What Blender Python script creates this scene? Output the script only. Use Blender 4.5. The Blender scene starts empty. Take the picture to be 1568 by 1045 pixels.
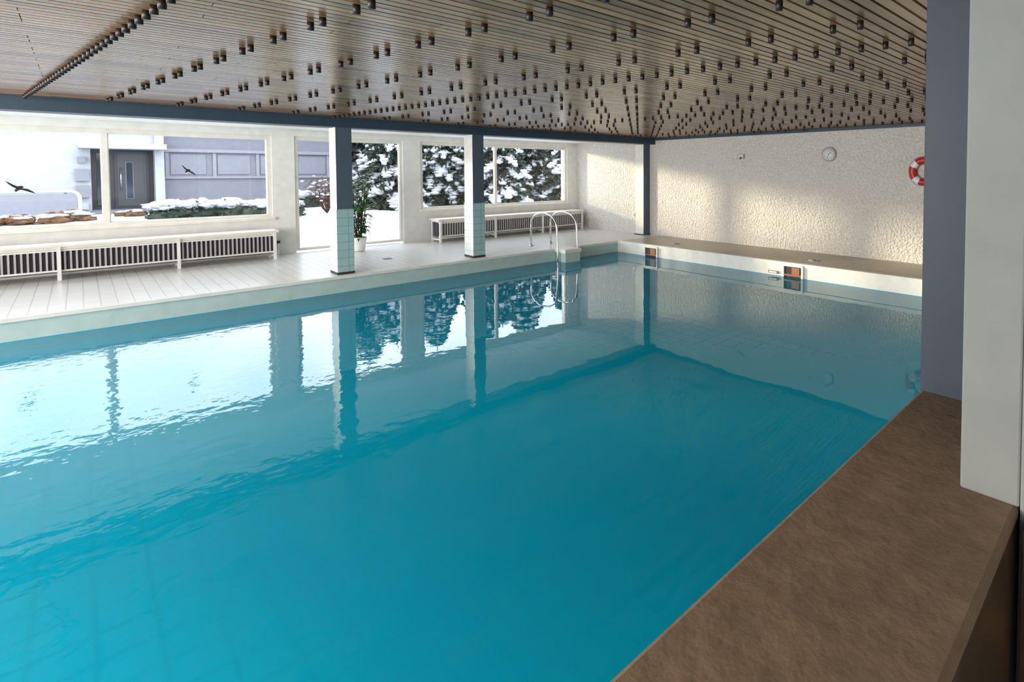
import bpy, math, random
from mathutils import Vector, Matrix
random.seed(7)
S = bpy.context.scene

# ------------------------------------------------------------ materials
def mat(name, col, rough=.5, metal=0, var=None, bump=None, spec=.5, stretch=None, coat=0):
    m = bpy.data.materials.new(name); m.use_nodes = True
    nt = m.node_tree; N = nt.nodes; L = nt.links
    b = N['Principled BSDF']
    b.inputs['Base Color'].default_value = (*col, 1)
    b.inputs['Roughness'].default_value = rough
    b.inputs['Metallic'].default_value = metal
    b.inputs['Specular IOR Level'].default_value = spec
    b.inputs['Coat Weight'].default_value = coat
    tc = N.new('ShaderNodeTexCoord'); mp = N.new('ShaderNodeMapping')
    L.new(tc.outputs['Object'], mp.inputs['Vector'])
    if stretch: mp.inputs['Scale'].default_value = stretch
    if var is None: var = (6, .06)
    n = N.new('ShaderNodeTexNoise'); n.inputs['Scale'].default_value = var[0]; n.inputs['Detail'].default_value = 6
    L.new(mp.outputs[0], n.inputs['Vector'])
    r = N.new('ShaderNodeValToRGB')
    a = var[1]
    r.color_ramp.elements[0].position = .3; r.color_ramp.elements[1].position = .7
    r.color_ramp.elements[0].color = (*[max(0, c*(1-a)) for c in col], 1)
    r.color_ramp.elements[1].color = (*[min(1, c*(1+a)) for c in col], 1)
    L.new(n.outputs['Fac'], r.inputs['Fac']); L.new(r.outputs['Color'], b.inputs['Base Color'])
    if bump:
        n2 = N.new('ShaderNodeTexNoise'); n2.inputs['Scale'].default_value = bump[0]; n2.inputs['Detail'].default_value = 4
        L.new(mp.outputs[0], n2.inputs['Vector'])
        bp = N.new('ShaderNodeBump'); bp.inputs['Strength'].default_value = bump[1]; bp.inputs['Distance'].default_value = bump[2]
        L.new(n2.outputs['Fac'], bp.inputs['Height']); L.new(bp.outputs[0], b.inputs['Normal'])
    return m

def tile(name, c1, c2, mortar, w, h, ms=.004, rough=.3, vertical=False, spec=.5):
    m = bpy.data.materials.new(name); m.use_nodes = True
    nt = m.node_tree; N = nt.nodes; L = nt.links; b = N['Principled BSDF']
    b.inputs['Roughness'].default_value = rough; b.inputs['Specular IOR Level'].default_value = spec
    tc = N.new('ShaderNodeTexCoord'); vec = tc.outputs['Object']
    if vertical:
        s = N.new('ShaderNodeSeparateXYZ'); c = N.new('ShaderNodeCombineXYZ'); ad = N.new('ShaderNodeMath')
        L.new(vec, s.inputs[0]); L.new(s.outputs[0], ad.inputs[0]); L.new(s.outputs[1], ad.inputs[1])
        L.new(ad.outputs[0], c.inputs[0]); L.new(s.outputs[2], c.inputs[1]); vec = c.outputs[0]
    k = N.new('ShaderNodeTexBrick'); k.offset = 0; k.inputs['Scale'].default_value = 1
    k.inputs['Brick Width'].default_value = w; k.inputs['Row Height'].default_value = h
    k.inputs['Mortar Size'].default_value = ms; k.inputs['Mortar Smooth'].default_value = .2
    k.inputs['Color1'].default_value = (*c1, 1); k.inputs['Color2'].default_value = (*c2, 1); k.inputs['Mortar'].default_value = (*mortar, 1)
    L.new(vec, k.inputs['Vector']); L.new(k.outputs['Color'], b.inputs['Base Color'])
    bp = N.new('ShaderNodeBump'); bp.inputs['Strength'].default_value = .3; bp.inputs['Distance'].default_value = .002; bp.invert = True
    L.new(k.outputs['Fac'], bp.inputs['Height']); L.new(bp.outputs[0], b.inputs['Normal'])
    return m

def glassmat(name, tint=(.96, .98, .98), ior=1.45):
    m = bpy.data.materials.new(name); m.use_nodes = True
    nt = m.node_tree; N = nt.nodes; L = nt.links; N.remove(N['Principled BSDF'])
    o = N['Material Output']; f = N.new('ShaderNodeFresnel'); f.inputs[0].default_value = ior
    t = N.new('ShaderNodeBsdfTransparent'); t.inputs[0].default_value = (*tint, 1)
    g = N.new('ShaderNodeBsdfGlossy'); g.inputs['Roughness'].default_value = 0.0
    mx = N.new('ShaderNodeMixShader'); L.new(f.outputs[0], mx.inputs[0]); L.new(t.outputs[0], mx.inputs[1]); L.new(g.outputs[0], mx.inputs[2])
    L.new(mx.outputs[0], o.inputs[0]); return m

def watermat():
    m = bpy.data.materials.new('pool_water'); m.use_nodes = True
    nt = m.node_tree; N = nt.nodes; L = nt.links; N.remove(N['Principled BSDF'])
    o = N['Material Output']; tc = N.new('ShaderNodeTexCoord')
    n1 = N.new('ShaderNodeTexNoise'); n1.inputs['Scale'].default_value = 1.1; n1.inputs['Detail'].default_value = 1
    n2 = N.new('ShaderNodeTexNoise'); n2.inputs['Scale'].default_value = 9; n2.inputs['Detail'].default_value = 2
    n3 = N.new('ShaderNodeTexNoise'); n3.inputs['Scale'].default_value = 4.5; n3.inputs['Detail'].default_value = 1
    for q in (n1, n2, n3): L.new(tc.outputs['Object'], q.inputs['Vector'])
    sp = N.new('ShaderNodeSeparateXYZ'); L.new(tc.outputs['Object'], sp.inputs[0])
    mr = N.new('ShaderNodeMapRange'); mr.inputs[1].default_value = 0.0; mr.inputs[2].default_value = 3.0
    mr.inputs[3].default_value = .50; mr.inputs[4].default_value = .025
    L.new(sp.outputs[0], mr.inputs[0])
    mu = N.new('ShaderNodeMath'); mu.operation = 'MULTIPLY'; L.new(n2.outputs['Fac'], mu.inputs[0]); L.new(mr.outputs[0], mu.inputs[1])
    ma = N.new('ShaderNodeMath'); ma.operation = 'MULTIPLY_ADD'; ma.inputs[1].default_value = .4; L.new(n1.outputs['Fac'], ma.inputs[0]); L.new(mu.outputs[0], ma.inputs[2])
    mb = N.new('ShaderNodeMath'); mb.operation = 'MULTIPLY_ADD'; mb.inputs[1].default_value = .12; L.new(n3.outputs['Fac'], mb.inputs[0]); L.new(ma.outputs[0], mb.inputs[2])
    bp = N.new('ShaderNodeBump'); bp.inputs['Strength'].default_value = 1; bp.inputs['Distance'].default_value = .005
    L.new(mb.outputs[0], bp.inputs['Height'])
    f = N.new('ShaderNodeFresnel'); f.inputs[0].default_value = 1.52; L.new(bp.outputs[0], f.inputs['Normal'])
    t = N.new('ShaderNodeBsdfTransparent'); t.inputs[0].default_value = (.6, .96, .99, 1)
    d = N.new('ShaderNodeBsdfDiffuse'); d.inputs[0].default_value = (0.0, .52, .82, 1)
    body = N.new('ShaderNodeMixShader'); body.inputs[0].default_value = .48; L.new(t.outputs[0], body.inputs[1]); L.new(d.outputs[0], body.inputs[2])
    g = N.new('ShaderNodeBsdfGlossy'); g.inputs['Roughness'].default_value = .005; L.new(bp.outputs[0], g.inputs['Normal'])
    mx = N.new('ShaderNodeMixShader'); L.new(f.outputs[0], mx.inputs[0]); L.new(body.outputs[0], mx.inputs[1]); L.new(g.outputs[0], mx.inputs[2])
    L.new(mx.outputs[0], o.inputs[0]); return m

def woodmat(name, dark, light, rough):
    m = bpy.data.materials.new(name); m.use_nodes = True
    nt = m.node_tree; N = nt.nodes; L = nt.links; b = N['Principled BSDF']
    tc = N.new('ShaderNodeTexCoord'); mp = N.new('ShaderNodeMapping'); mp.inputs['Scale'].default_value = (.7, 22, 8)
    L.new(tc.outputs['Object'], mp.inputs['Vector'])
    n = N.new('ShaderNodeTexNoise'); n.inputs['Scale'].default_value = 2; n.inputs['Detail'].default_value = 7
    L.new(mp.outputs[0], n.inputs['Vector'])
    g = N.new('ShaderNodeNewGeometry')
    mx = N.new('ShaderNodeMath'); mx.operation = 'MULTIPLY_ADD'; mx.inputs[1].default_value = .5; L.new(g.outputs['Random Per Island'], mx.inputs[0]); 
    ml = N.new('ShaderNodeMath'); ml.operation = 'MULTIPLY'; ml.inputs[1].default_value = .7; L.new(n.outputs['Fac'], ml.inputs[0])
    L.new(ml.outputs[0], mx.inputs[2])
    r = N.new('ShaderNodeValToRGB'); r.color_ramp.elements[0].position = .2; r.color_ramp.elements[1].position = .85
    r.color_ramp.elements[0].color = (*dark, 1); r.color_ramp.elements[1].color = (*light, 1)
    L.new(mx.outputs[0], r.inputs[0]); L.new(r.outputs[0], b.inputs['Base Color'])
    b.inputs['Roughness'].default_value = rough
    return m

PLASTER = mat('rough_plaster', (.80, .77, .71), .9, bump=(24, 1, .07), var=(28, .10))
WHITE = mat('white_paint', (.80, .79, .76), .7, bump=(60, .15, .004))
PILLAR = mat('light_grey_paint', (.20, .215, .212), .75, bump=(60, .15, .004))
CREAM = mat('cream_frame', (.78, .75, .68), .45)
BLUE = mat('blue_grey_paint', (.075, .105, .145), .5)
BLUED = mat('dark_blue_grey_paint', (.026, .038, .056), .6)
BEAMB = mat('blue_beam_paint', (.03, .055, .085), .5)
DECK = tile('deck_tiles', (.70, .69, .67), (.66, .65, .63), (.44, .43, .42), .15, .15, .006, .28)
DECKF = tile('beige_deck_tiles', (.46, .40, .32), (.42, .37, .30), (.33, .29, .24), .15, .15, .005, .4)
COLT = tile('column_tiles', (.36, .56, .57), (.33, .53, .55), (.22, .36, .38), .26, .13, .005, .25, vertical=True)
COLT_LIT = tile('column_tiles_lit_side', (.74, .79, .78), (.70, .77, .76), (.45, .54, .54), .26, .13, .005, .25, vertical=True)  # paler copy of the column tiles, light from the left put into the colour
POOLT = mat('pool_lining', (.0, .52, .78), .5, var=(1.2, .06))
POOLG = tile('pool_floor_tiles', (.0, .54, .82), (.0, .50, .78), (.0, .16, .30), .30, .30, .016, .5)
POOLW = mat('pool_rim_lining', (.48, .62, .61), .35)
RIMW = mat('pool_rim_white', (.78, .79, .75), .4)
GREY = mat('grey_groove', (.16, .18, .18), .5)
BOARD = woodmat('ceiling_boards', (.12, .052, .026), (.52, .275, .145), .24)
BACK = mat('ceiling_backing', (.022, .014, .010), .8)
KNOB = mat('dark_wood_peg', (.016, .007, .006), .5)
LEDGE = mat('brown_ledge', (.175, .12, .08), .75, var=(14, .16), bump=(26, .4, .008))
LEDGED = mat('dark_brown_panel', (.05, .03, .018), .5, var=(8, .3))
CHROME = mat('stainless_steel', (.75, .76, .77), .15, 1)
DARK = mat('dark_gap', (.03, .025, .035), .6)
FIN = mat('radiator_fin', (.45, .43, .45), .45)
BLACK = mat('black_film', (.008, .008, .01), .6)
REDM = mat('red_plastic', (.50, .02, .03), .4)
WHP = mat('white_plastic', (.8, .8, .78), .35)
ORANGE = mat('orange_plastic', (.35, .14, .05), .5)
SNOW = mat('snow', (.42, .44, .47), .9, bump=(3, .5, .08), var=(2, .04))
HOUSE = mat('house_render', (.37, .385, .41), .9)
GPANEL = mat('grey_panel', (.15, .155, .19), .6)
GPANEL2 = mat('grey_panel_light', (.20, .205, .245), .6)
SLATE = mat('slate_door', (.025, .03, .038), .4)
HGLASS = mat('dark_window_glass', (.03, .045, .06), .08)
ROCK = mat('brown_rock', (.14, .07, .035), .9, var=(4, .5), bump=(8, .8, .05))
NEEDLE = mat('conifer_needles', (.014, .026, .015), .7, var=(3, .5))
REDTW = mat('reddish_twigs', (.07, .03, .02), .8, var=(5, .5))
BARK = mat('bark', (.05, .035, .028), .9)
LEAF = mat('plant_leaf', (.05, .12, .03), .4, var=(5, .5))
GLASS = glassmat('window_glass')
WATER = watermat()

# ------------------------------------------------------------ mesh builder
class B:
    def __init__(s): s.v = []; s.f = []; s.m = []; s.sm = []; s.mats = []
    def mi(s, m):
        if m not in s.mats: s.mats.append(m)
        return s.mats.index(m)
    def add(s, vs, fs, m, smooth=False):
        o = len(s.v); s.v += [tuple(v) for v in vs]; k = s.mi(m)
        for f in fs: s.f.append([o+i for i in f]); s.m.append(k); s.sm.append(smooth)
    def box(s, x0, x1, y0, y1, z0, z1, m, sides=None):
        vs = [(x0,y0,z0),(x1,y0,z0),(x1,y1,z0),(x0,y1,z0),(x0,y0,z1),(x1,y0,z1),(x1,y1,z1),(x0,y1,z1)]
        fs = {'b':(3,2,1,0),'t':(4,5,6,7),'-y':(0,1,5,4),'+x':(1,2,6,5),'+y':(2,3,7,6),'-x':(3,0,4,7)}
        if sides is None: s.add(vs, list(fs.values()), m)
        else:
            o = len(s.v); s.v += vs
            for k, f in fs.items():
                s.f.append([o+i for i in f]); s.m.append(s.mi(sides.get(k, m))); s.sm.append(False)
    def quad(s, a, b, c, d, m): s.add([a,b,c,d], [(0,1,2,3)], m)
    def tube(s, pts, r, m, n=10, closed=False, radii=None):
        P = [Vector(p) for p in pts]; k = len(P); vs = []; up = None
        for i in range(k):
            if closed: t = P[(i+1) % k]-P[i-1]
            else: t = P[min(i+1, k-1)]-P[max(i-1, 0)]
            t.normalize()
            if up is None:
                up = Vector((0,0,1)) if abs(t.z) < .9 else Vector((1,0,0))
            up = (up - t*up.dot(t)).normalized(); w = t.cross(up)
            rr = radii[i] if radii else r
            for j in range(n):
                a = 2*math.pi*j/n; vs.append(P[i]+(up*math.cos(a)+w*math.sin(a))*rr)
        fs = []
        for i in range(k if closed else k-1):
            i2 = (i+1) % k
            for j in range(n):
                j2 = (j+1) % n; fs.append((i*n+j, i*n+j2, i2*n+j2, i2*n+j))
        if not closed:
            fs.append(tuple(range(n))[::-1]); fs.append(tuple((k-1)*n+j for j in range(n)))
        s.add(vs, fs, m, True)
    def cyl(s, p0, p1, r0, m, r1=None, n=16):
        s.tube([p0, p1], r0, m, n, radii=[r0, r0 if r1 is None else r1])
    def blob(s, c, r, m, nz=.15, seg=14, ring=9):
        vs = []; fs = []; sd = random.random()*50
        from mathutils import noise
        for i in range(ring+1):
            th = math.pi*i/ring
            for j in range(seg):
                ph = 2*math.pi*j/seg
                d = Vector((math.sin(th)*math.cos(ph), math.sin(th)*math.sin(ph), math.cos(th)))
                k = 1+nz*noise.noise(d*1.8+Vector((sd, sd, sd)))*2
                vs.append((c[0]+d.x*r[0]*k, c[1]+d.y*r[1]*k, c[2]+d.z*r[2]*k))
        for i in range(ring):
            for j in range(seg):
                j2 = (j+1) % seg; fs.append((i*seg+j, (i+1)*seg+j, (i+1)*seg+j2, i*seg+j2))
        s.add(vs, fs, m, True)
    def finish(s, name, loc=None, bevel=0):
        me = bpy.data.meshes.new(name); 
        if loc:
            l = Vector(loc); s.v = [tuple(Vector(v)-l) for v in s.v]
        me.from_pydata(s.v, [], s.f)
        for m in s.mats: me.materials.append(m)
        me.polygons.foreach_set('material_index', s.m); me.polygons.foreach_set('use_smooth', s.sm)
        me.update()
        o = bpy.data.objects.new(name, me); S.collection.objects.link(o)
        if loc: o.location = loc
        if bevel:
            b = o.modifiers.new('bevel', 'BEVEL'); b.width = bevel; b.segments = 2; b.limit_method = 'ANGLE'
        return o

# ------------------------------------------------------------ key dimensions
XF = 10.24; XB = -7.0; YW = 12.7; ZC = 2.52; PX = 8.75; PY = 9.34; PB = -6.3; PE = .688; PR = PE+.015; WL = -.26
LZ = .75

# floor (ring around the pool)
b = B()
b.box(XB, XF, PY, YW+.3, -.15, 0, DECK)
b.box(XB, PB, PR, PY, -.15, 0, DECK)
b.box(PX, XF, PR, PY, -.15, 0, DECKF)
b.box(XB, XF, -3, .24, -.15, 0, DECK)
b.finish('floor')

# pool
b = B(); zb = -1.45
b.quad((PB,PR,zb),(PX,PR,zb),(PX,PY,zb),(PB,PY,zb), POOLG)
def rimwall(x0,y0,x1,y1,m):
    b.quad((x0,y0,zb),(x1,y1,zb),(x1,y1,WL-.10),(x0,y0,WL-.10), POOLT)
    b.quad((x0,y0,WL-.10),(x1,y1,WL-.10),(x1,y1,WL+.005),(x0,y0,WL+.005), POOLT)
    b.quad((x0,y0,WL+.005),(x1,y1,WL+.005),(x1,y1,0),(x0,y0,0), m)
rimwall(PB,PY-.001,PX,PY-.001,POOLW); rimwall(PX-.001,PY,PX-.001,PR,RIMW); rimwall(PB,PR,PB,PY,POOLW); rimwall(PX,PR+.002,PB,PR+.002,POOLW)
b.box(PB, PX, PY-.025, PY+.03, -.035, .012, RIMW)
b.box(PB, PX, PY+.03, PY+.06, -.01, .008, GREY)
b.box(PX-.03, PX+.06, PR, PY, -.05, .012, RIMW)
# jutting tiled entry block by the ladder
b.box(6.93, 7.32, 9.0, PY-.025, -.9, WL-.02, POOLT)
b.box(6.93, 7.32, 9.0, PY-.025, WL-.02, -.06, POOLW)
b.box(6.90, 7.34, 8.97, PY-.025, -.06, .013, RIMW)
b.finish('swimming_pool')
b = B(); b.quad((PB,PE+.002,WL),(PX,PE+.002,WL),(PX,PY,WL),(PB,PY,WL), WATER)
b.finish('pool_water')

# skimmers
for yc in (8.22, 4.72):
    b = B(); x = PX-.035; w = .17; z0 = WL+.005; z1 = -.03
    b.box(x-.02, x+.03, yc-w-.035, yc+w+.035, z1-.025, z1+.015, WHP)
    b.box(x-.02, x+.03, yc-w-.035, yc-w, z0, z1-.025, WHP); b.box(x-.02, x+.03, yc+w, yc+w+.035, z0, z1-.025, WHP)
    b.box(x+.01, x+.03, yc-w, yc+w, z0, z1-.025, DARK)
    b.box(x-.006, x+.01, yc-.13, yc+.02, z0+.06, z1-.04, ORANGE)
    b.box(x-.012, x+.01, yc-w, yc+w, z0+.03, z0+.06, ORANGE)
    b.finish('pool_skimmer')
b = B(); b.box(PX-.045, PX-.034, 5.02, 5.22, -.22, -.17, ORANGE); b.box(PX-.05, PX-.045, 5.04, 5.2, -.21, -.18, WHP); b.finish('pool_depth_sign')

# ladder
b = B()
def rail(x):
    pts = [(x, 10.15, 0.0), (x, 10.15, .45)]
    for i in range(0, 13):
        a = math.pi*i/12; pts.append((x, 9.68+.47*math.cos(a), .50+.26*math.sin(a)))
    pts += [(x, 9.19, .3), (x, 9.17, 0), (x, 9.17, -1.1)]
    b.tube(pts, .021, CHROME, 12); b.cyl((x, 10.15, 0), (x, 10.15, .02), .05, CHROME)
rail(6.86); rail(7.39)
for i in range(3):
    z = -.42-.28*i; b.box(6.86, 7.39, 8.86, 8.96, z-.015, z+.015, WHP)
b.finish('pool_ladder')

# walls ------------------------------------------------------
b = B(); b.box(XF, XF+.25, -3, YW+.3, -.15, 2.75, PLASTER); b.finish('wall_far')
b = B(); b.box(XB-.25, XB, -3, 1.0, -.15, 2.75, WHITE); b.box(XB-.25, XB, 11.5, YW+.3, -.15, 2.75, WHITE)
b.box(XB-.25, XB, 1.0, 11.5, -.15, .5, WHITE); b.box(XB-.25, XB, 1.0, 11.5, 2.35, 2.75, WHITE); b.finish('wall_end')
b = B(); b.box(XB, XF, -3.25, -3, -.15, 2.75, WHITE); b.finish('wall_rear')

# window wall with openings
y0, y1 = YW, YW+.3; zs, zh = .76, 2.37
opens = [(-6.6, -2.3, zs), (-1.9, 2.60, zs), (2.98, 5.12, .04), (5.52, 9.86, zs)]
b = B(); px = XB
for (a, c, z) in opens:
    b.box(px, a, y0, y1, 0, zh, WHITE)
    if z > .1: b.box(a, c, y0, y1, 0, z, WHITE)
    px = c
b.box(px, XF, y0, y1, 0, zh, WHITE)
b.box(XB, XF, y0, y1, zh, 2.75, WHITE)
b.finish('wall_window')

def window(name, x0, x1, z0, z1, mull, fw=.065):
    b = B(); a, c = YW+.04, YW+.11
    b.box(x0, x1, a, c, z1-fw, z1, CREAM); b.box(x0, x1, a, c, z0, z0+fw*.6, CREAM)
    xs = [x0+fw/2]+mull+[x1-fw/2]
    for x in xs: b.box(x-fw/2, x+fw/2, a, c, z0+fw*.6, z1-fw, CREAM)
    for i in range(len(xs)-1):   # inner sash
        u, v = xs[i]+fw/2, xs[i+1]-fw/2; s = .014
        for q in ((u, u+s, z0+fw*.6, z1-fw), (v-s, v, z0+fw*.6, z1-fw)): b.box(q[0], q[1], a+.025, c-.02, q[2], q[3], WHP)
        b.box(u+s, v-s, a+.025, c-.02, z0+fw*.6, z0+fw*.6+s, WHP); b.box(u+s, v-s, a+.025, c-.02, z1-fw-s, z1-fw, WHP)
    y = YW+.075
    b.quad((x0+fw,y,z0+fw*.6),(x1-fw,y,z0+fw*.6),(x1-fw,y,z1-fw),(x0+fw,y,z1-fw), GLASS)
    if z0 > .3: b.box(x0-.03, x1+.03, YW-.06, YW+.04, z0-.05, z0-.003, CREAM)
    return b.finish(name)
window('window_1', -1.9, 2.60, zs, zh, [.30], .075)
window('door_1', 2.98, 5.12, .04, zh, [3.98])
window('window_2', 5.52, 9.86, zs, zh, [7.53])
window('window_3', -6.6, -2.3, zs, zh, [-4.45])
# unseen end wall window, added to go with the end fill light
b = B()
for y in (1.04, 4.5, 8.0, 11.46): b.box(XB-.15, XB-.06, y-.04, y+.04, .5, 2.35, CREAM)
b.box(XB-.15, XB-.06, 1.0, 11.5, .5, .58, CREAM); b.box(XB-.15, XB-.06, 1.0, 11.5, 2.27, 2.35, CREAM)
b.quad((XB-.1,1.0,.5),(XB-.1,11.5,.5),(XB-.1,11.5,2.35),(XB-.1,1.0,2.35), GLASS); b.finish('added_end_window')

# ceiling -----------------------------------------------------
b = B()
b.box(XB-.25, XF+.25, -3.25, YW+.3, 2.75, 2.85, WHITE)
b.box(XB, XF, .69, 9.5, 2.56, 2.62, BACK)
b.box(XB, XF, -3, .45, ZC, 2.75, WHITE); b.box(XB, XF, 9.85, YW, ZC-.02, 2.75, WHITE)
pitch = .078; n = int((9.5-.69)/pitch)
for i in range(n):
    y = .69+i*pitch
    xx = XB; 
    while xx < XF:
        l = random.choice([2.4, 3.1, 3.7, 4.4]); xe = min(XF, xx+l)
        b.box(xx, xe-.004, y, y+.061, ZC, 2.56, BOARD); xx = xe
b.finish('ceiling')
# pegs
b = B()
for c in range(-3, 22):
    for i in range(2, n):
        y = .69+i*pitch+.03
        x = .357+.623*c-.125*(y-3.3)
        if x < -2.2 or x > XF-.15: continue
        if c % 5 == 0: ok = i % 2 == 0
        else: ok = (i % 7) in (0, 2)
        if ok: b.cyl((x, y, ZC), (x, y, ZC-.047), .0185, KNOB, n=12)
b.finish('ceiling_pegs')

# beams
b = B(); b.box(XB, XF-.001, 9.5, 9.85, 2.36, 2.75, BEAMB); b.box(XB, XF-.001, 9.85, 9.9, 2.40, 2.5, WHITE); b.finish('ceiling_beam', bevel=.006)
b = B(); b.box(XB, XF-.001, .45, .69, 2.36, 2.75, BEAMB); b.finish('ceiling_beam')
b = B(); b.box(XF-.05, XF, .69, 9.5, 2.46, ZC-.001, BEAMB); b.finish('trim_far')

def column(x0, x1, ya, yb):
    b = B(); zt = 1.05; zt2 = 2.36
    b.box(x0, x1, ya, yb, 0, zt, COLT, {'-x': COLT_LIT})
    b.box(x0+.008, x1-.008, ya+.008, yb-.008, zt, zt2, BLUE, {'-x': CREAM})  # pale -x side: strong light from the left painted into the colour
    b.box(x0-.004, x1+.004, ya-.004, yb+.004, 0, .035, DARK)
    b.finish('column')
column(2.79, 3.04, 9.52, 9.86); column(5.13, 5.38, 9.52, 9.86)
b = B(); b.box(XF-.24, XF, 9.70, 10.0, 0, 2.36, BLUE, {'-x': CREAM}); b.box(XF-.26, XF, 9.68, 10.02, 0, .03, BLUE); b.finish('wall_column')  # -x side painted pale like the lit side of the other columns

# near side: parapet, pillars
b = B(); b.box(XB, 2.9, .25, PE-.005, -1.75, LZ-.04, LEDGED); b.box(XB, 2.9, .249, PE, LZ-.04, LZ, LEDGE); b.finish('parapet_wall', bevel=.012)
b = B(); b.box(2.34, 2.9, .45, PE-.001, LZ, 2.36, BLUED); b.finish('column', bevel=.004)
b = B(); b.box(1.695, 1.98, -3, .245, 0, ZC, PILLAR); b.box(1.695, 1.98, .245, .388, LZ, ZC, PILLAR); b.finish('wall_partition', bevel=.006)
b = B(); b.box(2.9, XF, .45, PE, -1.75, 2.36, WHITE); b.finish('wall_near')
b = B(); b.box(1.62, 1.69, -.2, .225, 0, LZ-.02, LEDGED); b.box(1.61, 1.62, .16, .20, .42, .50, mat('yellow_tag', (.8, .5, .05), .5)); b.finish('wood_panel')

# radiators
def radiator(x0, x1, legs):
    b = B(); ya, yb = 12.12, 12.55
    b.box(x0, x1, ya-.02, yb+.03, .51, .545, CREAM)
    b.box(x0, x1, ya+.02, ya+.04, .47, .51, CREAM)
    b.box(x0+.03, x1-.03, ya+.03, ya+.05, .44, .465, WHP); b.box(x0+.03, x1-.03, ya+.03, ya+.05, .13, .155, WHP)
    b.box(x0+.03, x1-.03, ya+.07, yb-.1, .13, .465, DARK)
    x = x0+.05
    while x < x1-.05:
        b.box(x, x+.022, ya+.035, ya+.07, .155, .44, FIN); x += .062
    for l in legs:
        b.box(l-.022, l+.022, ya-.01, ya+.03, 0, .51, WHP); b.box(l-.022, l+.022, yb-.03, yb+.01, 0, .51, WHP)
        b.box(l-.022, l+.022, ya+.03, yb-.03, .47, .51, WHP); b.box(l-.022, l+.022, ya+.03, yb-.03, .05, .08, WHP)
    b.cyl((x0+.1, ya+.2, .08), (x1-.05, ya+.2, .08), .018, WHP)
    b.cyl((x1-.03, ya+.2, .3), (x1+.06, ya+.2, .3), .025, BLACK); b.cyl((x1+.03, ya+.2, .3), (x1+.03, ya+.2, 0), .012, WHP)
    b.finish('bench_radiator')
radiator(-6.5, 2.56, [-5.7, -4.34, -2.97, -1.6, -.24, 1.13, 2.5])
radiator(5.66, 10.0, [5.72, 7.15, 8.58, 9.95])

# clock
b = B(); cy, cz = 4.76, 2.0; x = XF
b.cyl((x, cy, cz), (x-.045, cy, cz), .145, FIN, n=40); b.cyl((x-.045, cy, cz), (x-.05, cy, cz), .125, WHP, n=40)
for i in range(12):
    a = i*math.pi/6; c, s = math.cos(a), math.sin(a)
    b.cyl((x-.051, cy+.095*c, cz+.095*s), (x-.051, cy+.118*c, cz+.118*s), .003, BLACK, n=6)
b.cyl((x-.053, cy, cz), (x-.053, cy-.06, cz+.045), .004, BLACK, n=6); b.cyl((x-.053, cy, cz), (x-.053, cy+.03, cz-.09), .003, BLACK, n=6)
b.cyl((x-.05, cy, cz), (x-.057, cy, cz), .008, BLACK)
b.finish('wall_clock')
b = B(); b.box(XF-.05, XF, 6.76, 6.93, 1.95, 2.05, FIN); b.box(XF-.06, XF-.05, 6.78, 6.91, 1.965, 2.035, WHP); b.cyl((XF-.05, 6.83, 1.97), (XF-.10, 6.82, 1.95), .026, ORANGE); b.finish('wall_light', bevel=.004)
b = B(); b.box(XF-.012, XF, 10.25, 10.32, .42, .56, WHP); b.box(XF-.018, XF-.012, 10.265, 10.305, .45, .53, FIN); b.finish('power_socket', bevel=.003)

# lifebuoy
b = B(); cy, cz, R, r = 2.98, 1.66, .195, .065; n1, n2 = 48, 12
vs = []
for i in range(n1):
    a = 2*math.pi*i/n1
    for j in range(n2):
        c = 2*math.pi*j/n2
        rr = R+r*math.cos(c); vs.append((XF-.065+.065*math.sin(c), cy+rr*math.cos(a), cz+rr*math.sin(a)))
o = len(b.v); b.v += vs
for i in range(n1):
    m = b.mi(WHP) if ((i+9) % 12) < 4 else b.mi(REDM)
    for j in range(n2):
        i2, j2 = (i+1) % n1, (j+1) % n2
        b.f.append([o+i*n2+j, o+i2*n2+j, o+i2*n2+j2, o+i*n2+j2]); b.m.append(m); b.sm.append(True)
pts = []
for i in range(48):
    a = 2*math.pi*i/48; k = R+r+.012+.02*abs(math.sin(2*a)); pts.append((XF-.065, cy+k*math.cos(a), cz+k*math.sin(a)))
b.tube(pts, .007, WHP, 6, closed=True)
b.cyl((XF, cy, cz+R-.05), (XF-.06, cy, cz+R-.05), .012, CHROME)
b.finish('lifebuoy')

# drains
for (x, y) in ((-1.15, 10.35), (3.95, 10.6)):
    b = B(); b.box(x-.08, x+.08, y-.08, y+.08, 0, .006, CHROME)
    for i in range(5): b.box(x-.06+.028*i, x-.05+.028*i, y-.06, y+.06, .006, .009, DARK)
    b.finish('floor_drain')
for y in (4.6, 8.0):
    b = B(); b.cyl((9.3, y, 0), (9.3, y, .008), .11, FIN, n=24); b.cyl((9.3, y, .008), (9.3, y, .012), .04, DARK); b.finish('skimmer_lid')

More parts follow.
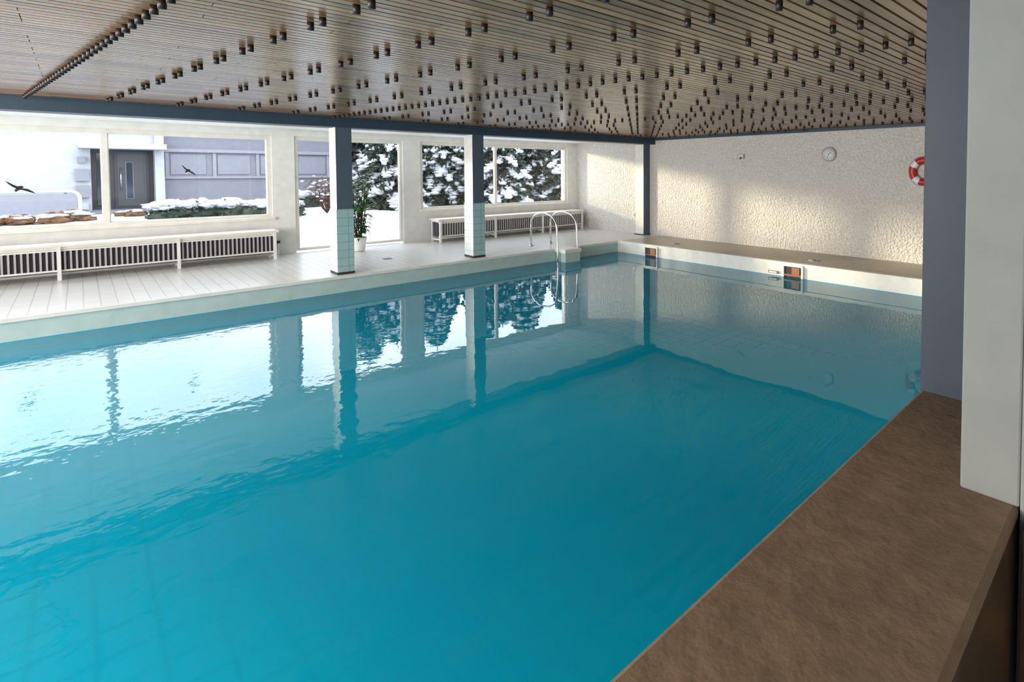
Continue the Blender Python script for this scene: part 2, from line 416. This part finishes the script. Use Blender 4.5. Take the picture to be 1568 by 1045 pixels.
# plant
b = B(); px, py = 3.95, 12.1
b.tube([(px,py,0),(px,py,.02),(px,py,.26),(px,py,.29),(px,py,.29)], .1, WHP, 24, radii=[.10,.115,.15,.16,.135])
b.cyl((px,py,.285),(px,py,.295), .13, BARK, n=20)
for k in range(7):
    a = k*.9; h = random.uniform(1.2, 1.8); ox, oy = .13*math.cos(a), .1*math.sin(a)
    pts = [(px+ox*.3, py+oy*.3, .28)]
    for i in range(1, 9):
        s = i/8; pts.append((px+ox*(.3+1.6*s)+random.uniform(-.015,.015), py+oy*(.3+1.4*s), .28+(h-.28)*s))
    b.tube(pts, .01, BARK, 6, radii=[.014*(1-.6*i/8) for i in range(9)])
    for i in range(1, 9):
        for q in range(11):
            p = Vector(pts[i])+Vector((0, 0, random.uniform(-.1, .08)))
            th = random.uniform(0, 6.28); el = random.uniform(-.5, .8); ln = random.uniform(.10, .2); w = ln*.2
            d = Vector((math.cos(th)*math.cos(el), math.sin(th)*math.cos(el), math.sin(el)))
            sd = d.cross(Vector((0,0,1))).normalized()*w; p = p+d*.04
            q1 = p+d*ln*.5; q2 = p+d*ln-Vector((0,0,ln*.25))
            b.add([p, q1+sd, q2, q1-sd, q1-Vector((0,0,.008))], [(0,4,1),(1,4,2),(2,4,3),(3,4,0)], LEAF, True)
b.finish('potted_plant')

# bird decals on glass
def bird(x, z, sc, rot):
    P = [(-1,.55),(-.75,.42),(-.45,.22),(-.18,.10),(0,.16),(.14,.14),(.22,.02),(.1,-.06),(.45,-.1),(.8,-.3),(1,-.52),(.65,-.42),(.3,-.3),(.02,-.22),(-.1,-.3),(-.28,-.5),(-.3,-.34),(-.42,-.42),(-.26,-.12),(-.5,.02),(-.8,.3)]
    c, s = math.cos(rot), math.sin(rot); b = B()
    f = [(x+sc*(p[0]*c-p[1]*s), YW+.066, z+sc*(p[0]*s+p[1]*c)) for p in P]
    g = [(q[0], YW+.07, q[2]) for q in f]; n = len(P)
    b.add(f+g, [tuple(range(n)), tuple(range(2*n-1, n-1, -1))]+[(i, (i+1) % n, n+(i+1) % n, n+i) for i in range(n)], BLACK)
    b.finish('bird_decal')
bird(-.62, 1.41, .16, -.1); bird(1.36, 1.68, .12, -.3)

# ------------------------------------------------------------ outside
from mathutils import noise
def gz(x, y):
    return -.12+.035*min(max(y-13, 0), 14)+.12*noise.noise(Vector((x*.25, y*.25, 0)))*min(1, (y-13)/4)
b = B(); nx, ny = 70, 40
for j in range(ny+1):
    for i in range(nx+1):
        x = -28+66*i/nx; y = 13.02+40*(j/ny)**1.4; b.v.append((x, y, gz(x, y)))
k = b.mi(SNOW)
for j in range(ny):
    for i in range(nx):
        a = j*(nx+1)+i; b.f.append([a, a+1, a+nx+2, a+nx+1]); b.m.append(k); b.sm.append(True)
b.finish('snowy_ground')

b = B(); Y = 26
b.box(-16, .28, Y, Y+8, -.2, 3.05, HOUSE); b.box(1.85, 2.1, Y-.1, Y+8, -.2, 3.05, HOUSE); b.box(.28, 1.85, Y, Y+8, 2.42, 3.05, HOUSE)
b.box(.28, 1.85, Y+.5, Y+.6, -.2, 2.42, SLATE); b.box(.28, 1.85, Y-.7, Y+.5, -.2, .36, GPANEL)
b.box(.42, .62, Y+.44, Y+.5, .5, 2.3, HGLASS)
b.box(.85, 1.72, Y+.42, Y+.5, .36, 2.36, SLATE); b.box(.92, 1.65, Y+.40, Y+.42, .45, 2.28, mat('door_leaf', (.045, .052, .06), .4))
b.box(1.12, 1.32, Y+.38, Y+.40, .7, 2.0, GPANEL2); b.box(1.14, 1.30, Y+.37, Y+.38, .72, 1.98, HGLASS); b.cyl((1.0, Y+.34, 1.0), (1.0, Y+.34, 1.8), .02, CHROME)
b.box(.0, 2.1, Y-1.0, Y+.02, 2.42, 2.52, HOUSE); b.box(.0, 2.1, Y-1.0, Y, 2.52, 2.60, SNOW)
b.box(-16, 2.1, Y-.15, Y+8, 3.05, 3.12, SNOW)
for (z0, z1, w) in ((1.95, 2.15, .1), (1.35, 1.75, .16), (.8, 1.2, .15)): b.box(-.05-w+.12, -.05+w+.12, Y-.14, Y, z0, z1, GPANEL2)
b.box(-.1, .2, Y-.2, Y, .4, .62, HOUSE)
b.finish('neighbouring_house')

b = B(); Y = 26.3
b.box(2.13, 7.5, Y, Y+6, -.2, 3.3, GPANEL)
b.box(2.13, 7.5, Y-.12, Y, 2.38, 2.50, GPANEL2); b.box(2.13, 7.5, Y-.08, Y, 1.40, 1.48, GPANEL2)
for x in (2.2, 3.55, 4.9, 6.2, 7.4): b.box(x-.05, x+.05, Y-.06, Y, 1.48, 2.38, GPANEL2)
GI = mat('grey_infill', (.17, .175, .215), .5)
for x in (2.3, 3.65, 5.0, 6.3): b.box(x, x+1.0, Y-.03, Y, 1.56, 2.3, GI)
b.box(2.13, 7.6, Y-.3, Y+6, 3.3, 3.4, SNOW)
b.finish('garage_building')

def cards(b, c, r, n, m, size, top=None, snow=True):
    for i in range(n):
        d = Vector((random.gauss(0,1), random.gauss(0,1), random.gauss(0,1))).normalized()
        k = random.uniform(.8, 1.05); p = Vector((c[0]+d.x*r[0]*k, c[1]+d.y*r[1]*k, c[2]+d.z*r[2]*k))
        t = Vector((random.uniform(-1,1), random.uniform(-1,1), random.uniform(-.6,.6))).normalized(); s = t.cross(d).normalized()
        l = size*random.uniform(.6, 1.3)
        b.add([p, p+t*l*.5+s*l*.25, p+t*l, p+t*l*.5-s*l*.25], [(0,1,2,3)], m)
def bush(x, y, rx, ry, rz, twig=NEEDLE):
    b = B(); z = gz(x, y)
    b.blob((x,y,z+rz*.35), (rx,ry,rz*.75), twig, .3); cards(b, (x,y,z+rz*.4), (rx,ry,rz*.8), 500, twig, .14)
    for i in range(14):
        a = random.uniform(0, 6.28); q = random.random()**.6*.75
        b.blob((x+rx*q*math.cos(a), y+ry*q*math.sin(a), z+rz*(1.2-.4*q)), (rx*.45, ry*.5, rz*.24), SNOW, .4)
    b.finish('snowy_bush')
for x in (1.9, 2.6, 3.3, 4.0, 4.7): bush(x, 21.5+random.uniform(-.3,.3), .55, .5, .42)
bush(5.9, 24.5, .7, .6, .5)

def rocks(cx, cy, n):
    b = B()
    for i in range(n):
        x = cx+random.uniform(-1.0, 1.0); y = cy+random.uniform(-.4, .4); s = random.uniform(.10, .22); z = gz(x, y)+.06
        b.blob((x,y,z), (s*1.3,s,s*.8), ROCK, .5)
        if i % 4: b.blob((x,y,z+s*.7), (s*1.2,s*1.0,s*.3), SNOW, .3)
    b.finish('garden_rocks')
rocks(-.9, 22.3, 12); rocks(.7, 23.4, 5)

# rounded garden railing
b = B(); pts = []
x0, x1, z0, z1, r = -2.6, .0, .3, 1.05, .22
for (cx, cz, a0) in ((x1-r, z1-r, 0), (x0+r, z1-r, 90), (x0+r, z0+r, 180), (x1-r, z0+r, 270)):
    for i in range(7):
        a = math.radians(a0+15*i); pts.append((cx+r*math.cos(a), 24.5, cz+r*math.sin(a)))
b.tube(pts, .05, SNOW, 10, closed=True)
b.box(x0+.05, x1-.05, 24.48, 24.52, .35, .98, GPANEL2)
for x in (x0+.3, x1-.3): b.cyl((x,24.55,.1),(x,24.55,1.0), .04, CHROME)
b.finish('garden_railing')

# bare shrub
def shrub(x, y, h, m, name='bare_shrub', n=60):
    b = B(); z = gz(x, y)
    for i in range(n):
        a = random.uniform(0, 6.28); sp = random.uniform(.1, .6)*h; p = Vector((x, y, z)); pts = [p]
        q = 5
        for j in range(1, q+1):
            s = j/q; pts.append(Vector((x+sp*s*math.cos(a)+random.uniform(-.04,.04), y+sp*s*math.sin(a), z+h*s*random.uniform(.85, 1.05)*(1-.2*sp/h))))
        b.tube(pts, .01, m, 4, radii=[.014, .012, .009, .007, .005, .003])
        for j in range(2, q+1):
            for t in range(2):
                e = pts[j]+Vector((random.uniform(-.25,.25), random.uniform(-.25,.25), random.uniform(0,.25))); b.tube([pts[j], e], .005, m, 3)
                if random.random() < .2: b.blob((e.x, e.y, e.z), (.06,.05,.03), SNOW, .2, 6, 4)
    b.finish(name)
shrub(6.0, 21.5, 1.2, REDTW, n=45)

# conifers
def conifer_mesh(h, Rm, seed):
    random.seed(seed); b = B(); b.cyl((0,0,-.2), (0,0,h), .14, BARK, .02, 8)
    lv = 17
    for i in range(lv):
        f = i/lv; z = h*(.05+.93*f); R = Rm*(1-f)**.75+.12; nb = 11
        for k in range(nb):
            th = 6.283*(k+random.random()*.8)/nb; Rb = R*random.uniform(.75, 1.1)
            o = Vector((math.cos(th), math.sin(th), 0)); sd = Vector((-o.y, o.x, 0)); ns = max(4, int(Rb/.14))
            pp = lambda s: Vector((0,0,z))+o*Rb*s+Vector((0,0,-.42*Rb*s*s+.05))
            b.tube([pp(0), pp(.5), pp(1)], .02, BARK, 4, radii=[.03,.02,.008])
            loaded = random.random() < .6
            for q in range(ns):
                s = (q+.7)/ns; p = pp(s); w = (.42*(1-.55*s))*random.uniform(.7, 1.2)*min(1.2, Rb)
                for sg in (-1, 1):
                    e = p+sd*sg*w+o*.22+Vector((0,0,-.16*random.random()-.05)); m_ = (p+e)/2+Vector((0,0,.02)); u = o*.10
                    b.add([p-u, m_-u*1.2, e, m_+u*1.2, p+u], [(0,1,2,3,4)], NEEDLE)
                    hang = Vector((0,0,-.2)); b.add([p, e, (p+e)/2+hang], [(0,1,2)], NEEDLE)
                if loaded and s > .3:
                    b.blob((p.x, p.y, p.z+.08), (w*.95, w*.95, .09), SNOW, .35, 7, 4)
    return b
cm = []
for i, (h, R) in enumerate(((5.5, 1.7), (4.2, 1.3), (7.0, 2.1))):
    cm.append((h, R, conifer_mesh(h, R, 20+i)))
spots = [(9.9,25.5,0),(8.5,22.3,1),(10.9,22.6,1),(11.8,25.6,2),(12.8,22.7,0),(14.0,25.3,1),(15.0,22.3,1),(16.4,24.9,2),(17.6,22.0,0),(19,25,0),(12,19.9,1),(14.9,19.3,1),(17.8,19,1),(20.5,22,2),(10,29.5,2),(14,29.5,2),(18,29.5,2),(22.5,26.5,2)]
meshes = {}
for (x, y, k) in spots:
    if k not in meshes:
        o = cm[k][2].finish('snowy_conifer'); meshes[k] = o.data
    else:
        o = bpy.data.objects.new('snowy_conifer', meshes[k]); S.collection.objects.link(o)
    o.location = (x, y, gz(x, y)); o.rotation_euler[2] = random.uniform(0, 6.28); s = random.uniform(.85, 1.1); o.scale = (s, s, s)
random.seed(5)
b = B()
for i in range(30):
    x = 9.5+i*.75; b.blob((x, 33.8+random.uniform(-.5,.5), 1.2), (1.1, .9, random.uniform(2.0, 3.0)), NEEDLE, .3)
    cards(b, (x, 33.6, 1.2), (1.1,.9,2.6), 200, NEEDLE, .5)
    cards(b, (x, 33.3, 2.0), (1.0,.7,2.0), 30, SNOW, .4)
b.finish('evergreen_hedge')

# ------------------------------------------------------------ world and lights
w = bpy.data.worlds.new('World'); S.world = w; w.use_nodes = True
nt = w.node_tree; N = nt.nodes; L = nt.links; bg = N['Background']
tc = N.new('ShaderNodeTexCoord'); n = N.new('ShaderNodeTexNoise'); n.inputs['Scale'].default_value = 2.6; n.inputs['Detail'].default_value = 5
L.new(tc.outputs['Generated'], n.inputs['Vector'])
r = N.new('ShaderNodeValToRGB'); r.color_ramp.elements[0].position = .36; r.color_ramp.elements[1].position = .54
r.color_ramp.elements[0].color = (.66, .79, .98, 1); r.color_ramp.elements[1].color = (.97, .98, 1, 1)
L.new(n.outputs['Fac'], r.inputs[0]); L.new(r.outputs[0], bg.inputs[0]); bg.inputs[1].default_value = 3.6

def light(name, typ, loc, target, energy, col, **kw):
    l = bpy.data.lights.new(name, typ); l.energy = energy; l.color = col
    for k, v in kw.items(): setattr(l, k, v)
    o = bpy.data.objects.new(name, l); S.collection.objects.link(o); o.location = loc
    o.rotation_euler = (Vector(target)-Vector(loc)).to_track_quat('-Z', 'Y').to_euler(); return o
light('sun', 'SUN', (-10, 25, 8), (-10+.874*10, 15, 8-1.75), 3.0, (1, .84, .60), angle=math.radians(4.5))
light('end_wall_fill', 'AREA', (-6.7, 6, 1.3), (0, 6, 1.35), 370, (1, .95, .90), shape='RECTANGLE', size=8, size_y=1.6)  # added fill light, out of view, brightens the hall from the end wall
light('pool_hall_fill', 'AREA', (-2.2, 3.0, 2.3), (4, 4, .1), 110, (1, .93, .84), shape='RECTANGLE', size=2.5, size_y=.5)  # added fill light behind the view, no lamp here; brightens water and far wall
light('pool_hall_fill', 'AREA', (-2.2, 7.5, 2.3), (4, 7, .1), 60, (1, .93, .84), shape='RECTANGLE', size=2.5, size_y=.5)  # second added fill, out of view, for the window side of the pool
light('side_room_fill', 'AREA', (-2.5, -1.5, 2.3), (1, .8, .6), 28, (1, .85, .68), shape='RECTANGLE', size=1.5, size_y=1.0)  # added warm fill, out of view, brightens the ledge

# ------------------------------------------------------------ camera
c = bpy.data.cameras.new('camera'); cam = bpy.data.objects.new('camera', c); S.collection.objects.link(cam)
cam.location = (0, 0, 1.65); cam.rotation_euler = (math.radians(88.0), 0, math.radians(-46.9))
c.sensor_width = 36; c.lens = 822.5/1568*36; c.shift_x = -.1378; c.shift_y = -.147; c.clip_start = .05
S.camera = cam
S.view_settings.view_transform = 'Standard'; S.view_settings.look = 'None'; S.view_settings.exposure = 0.55
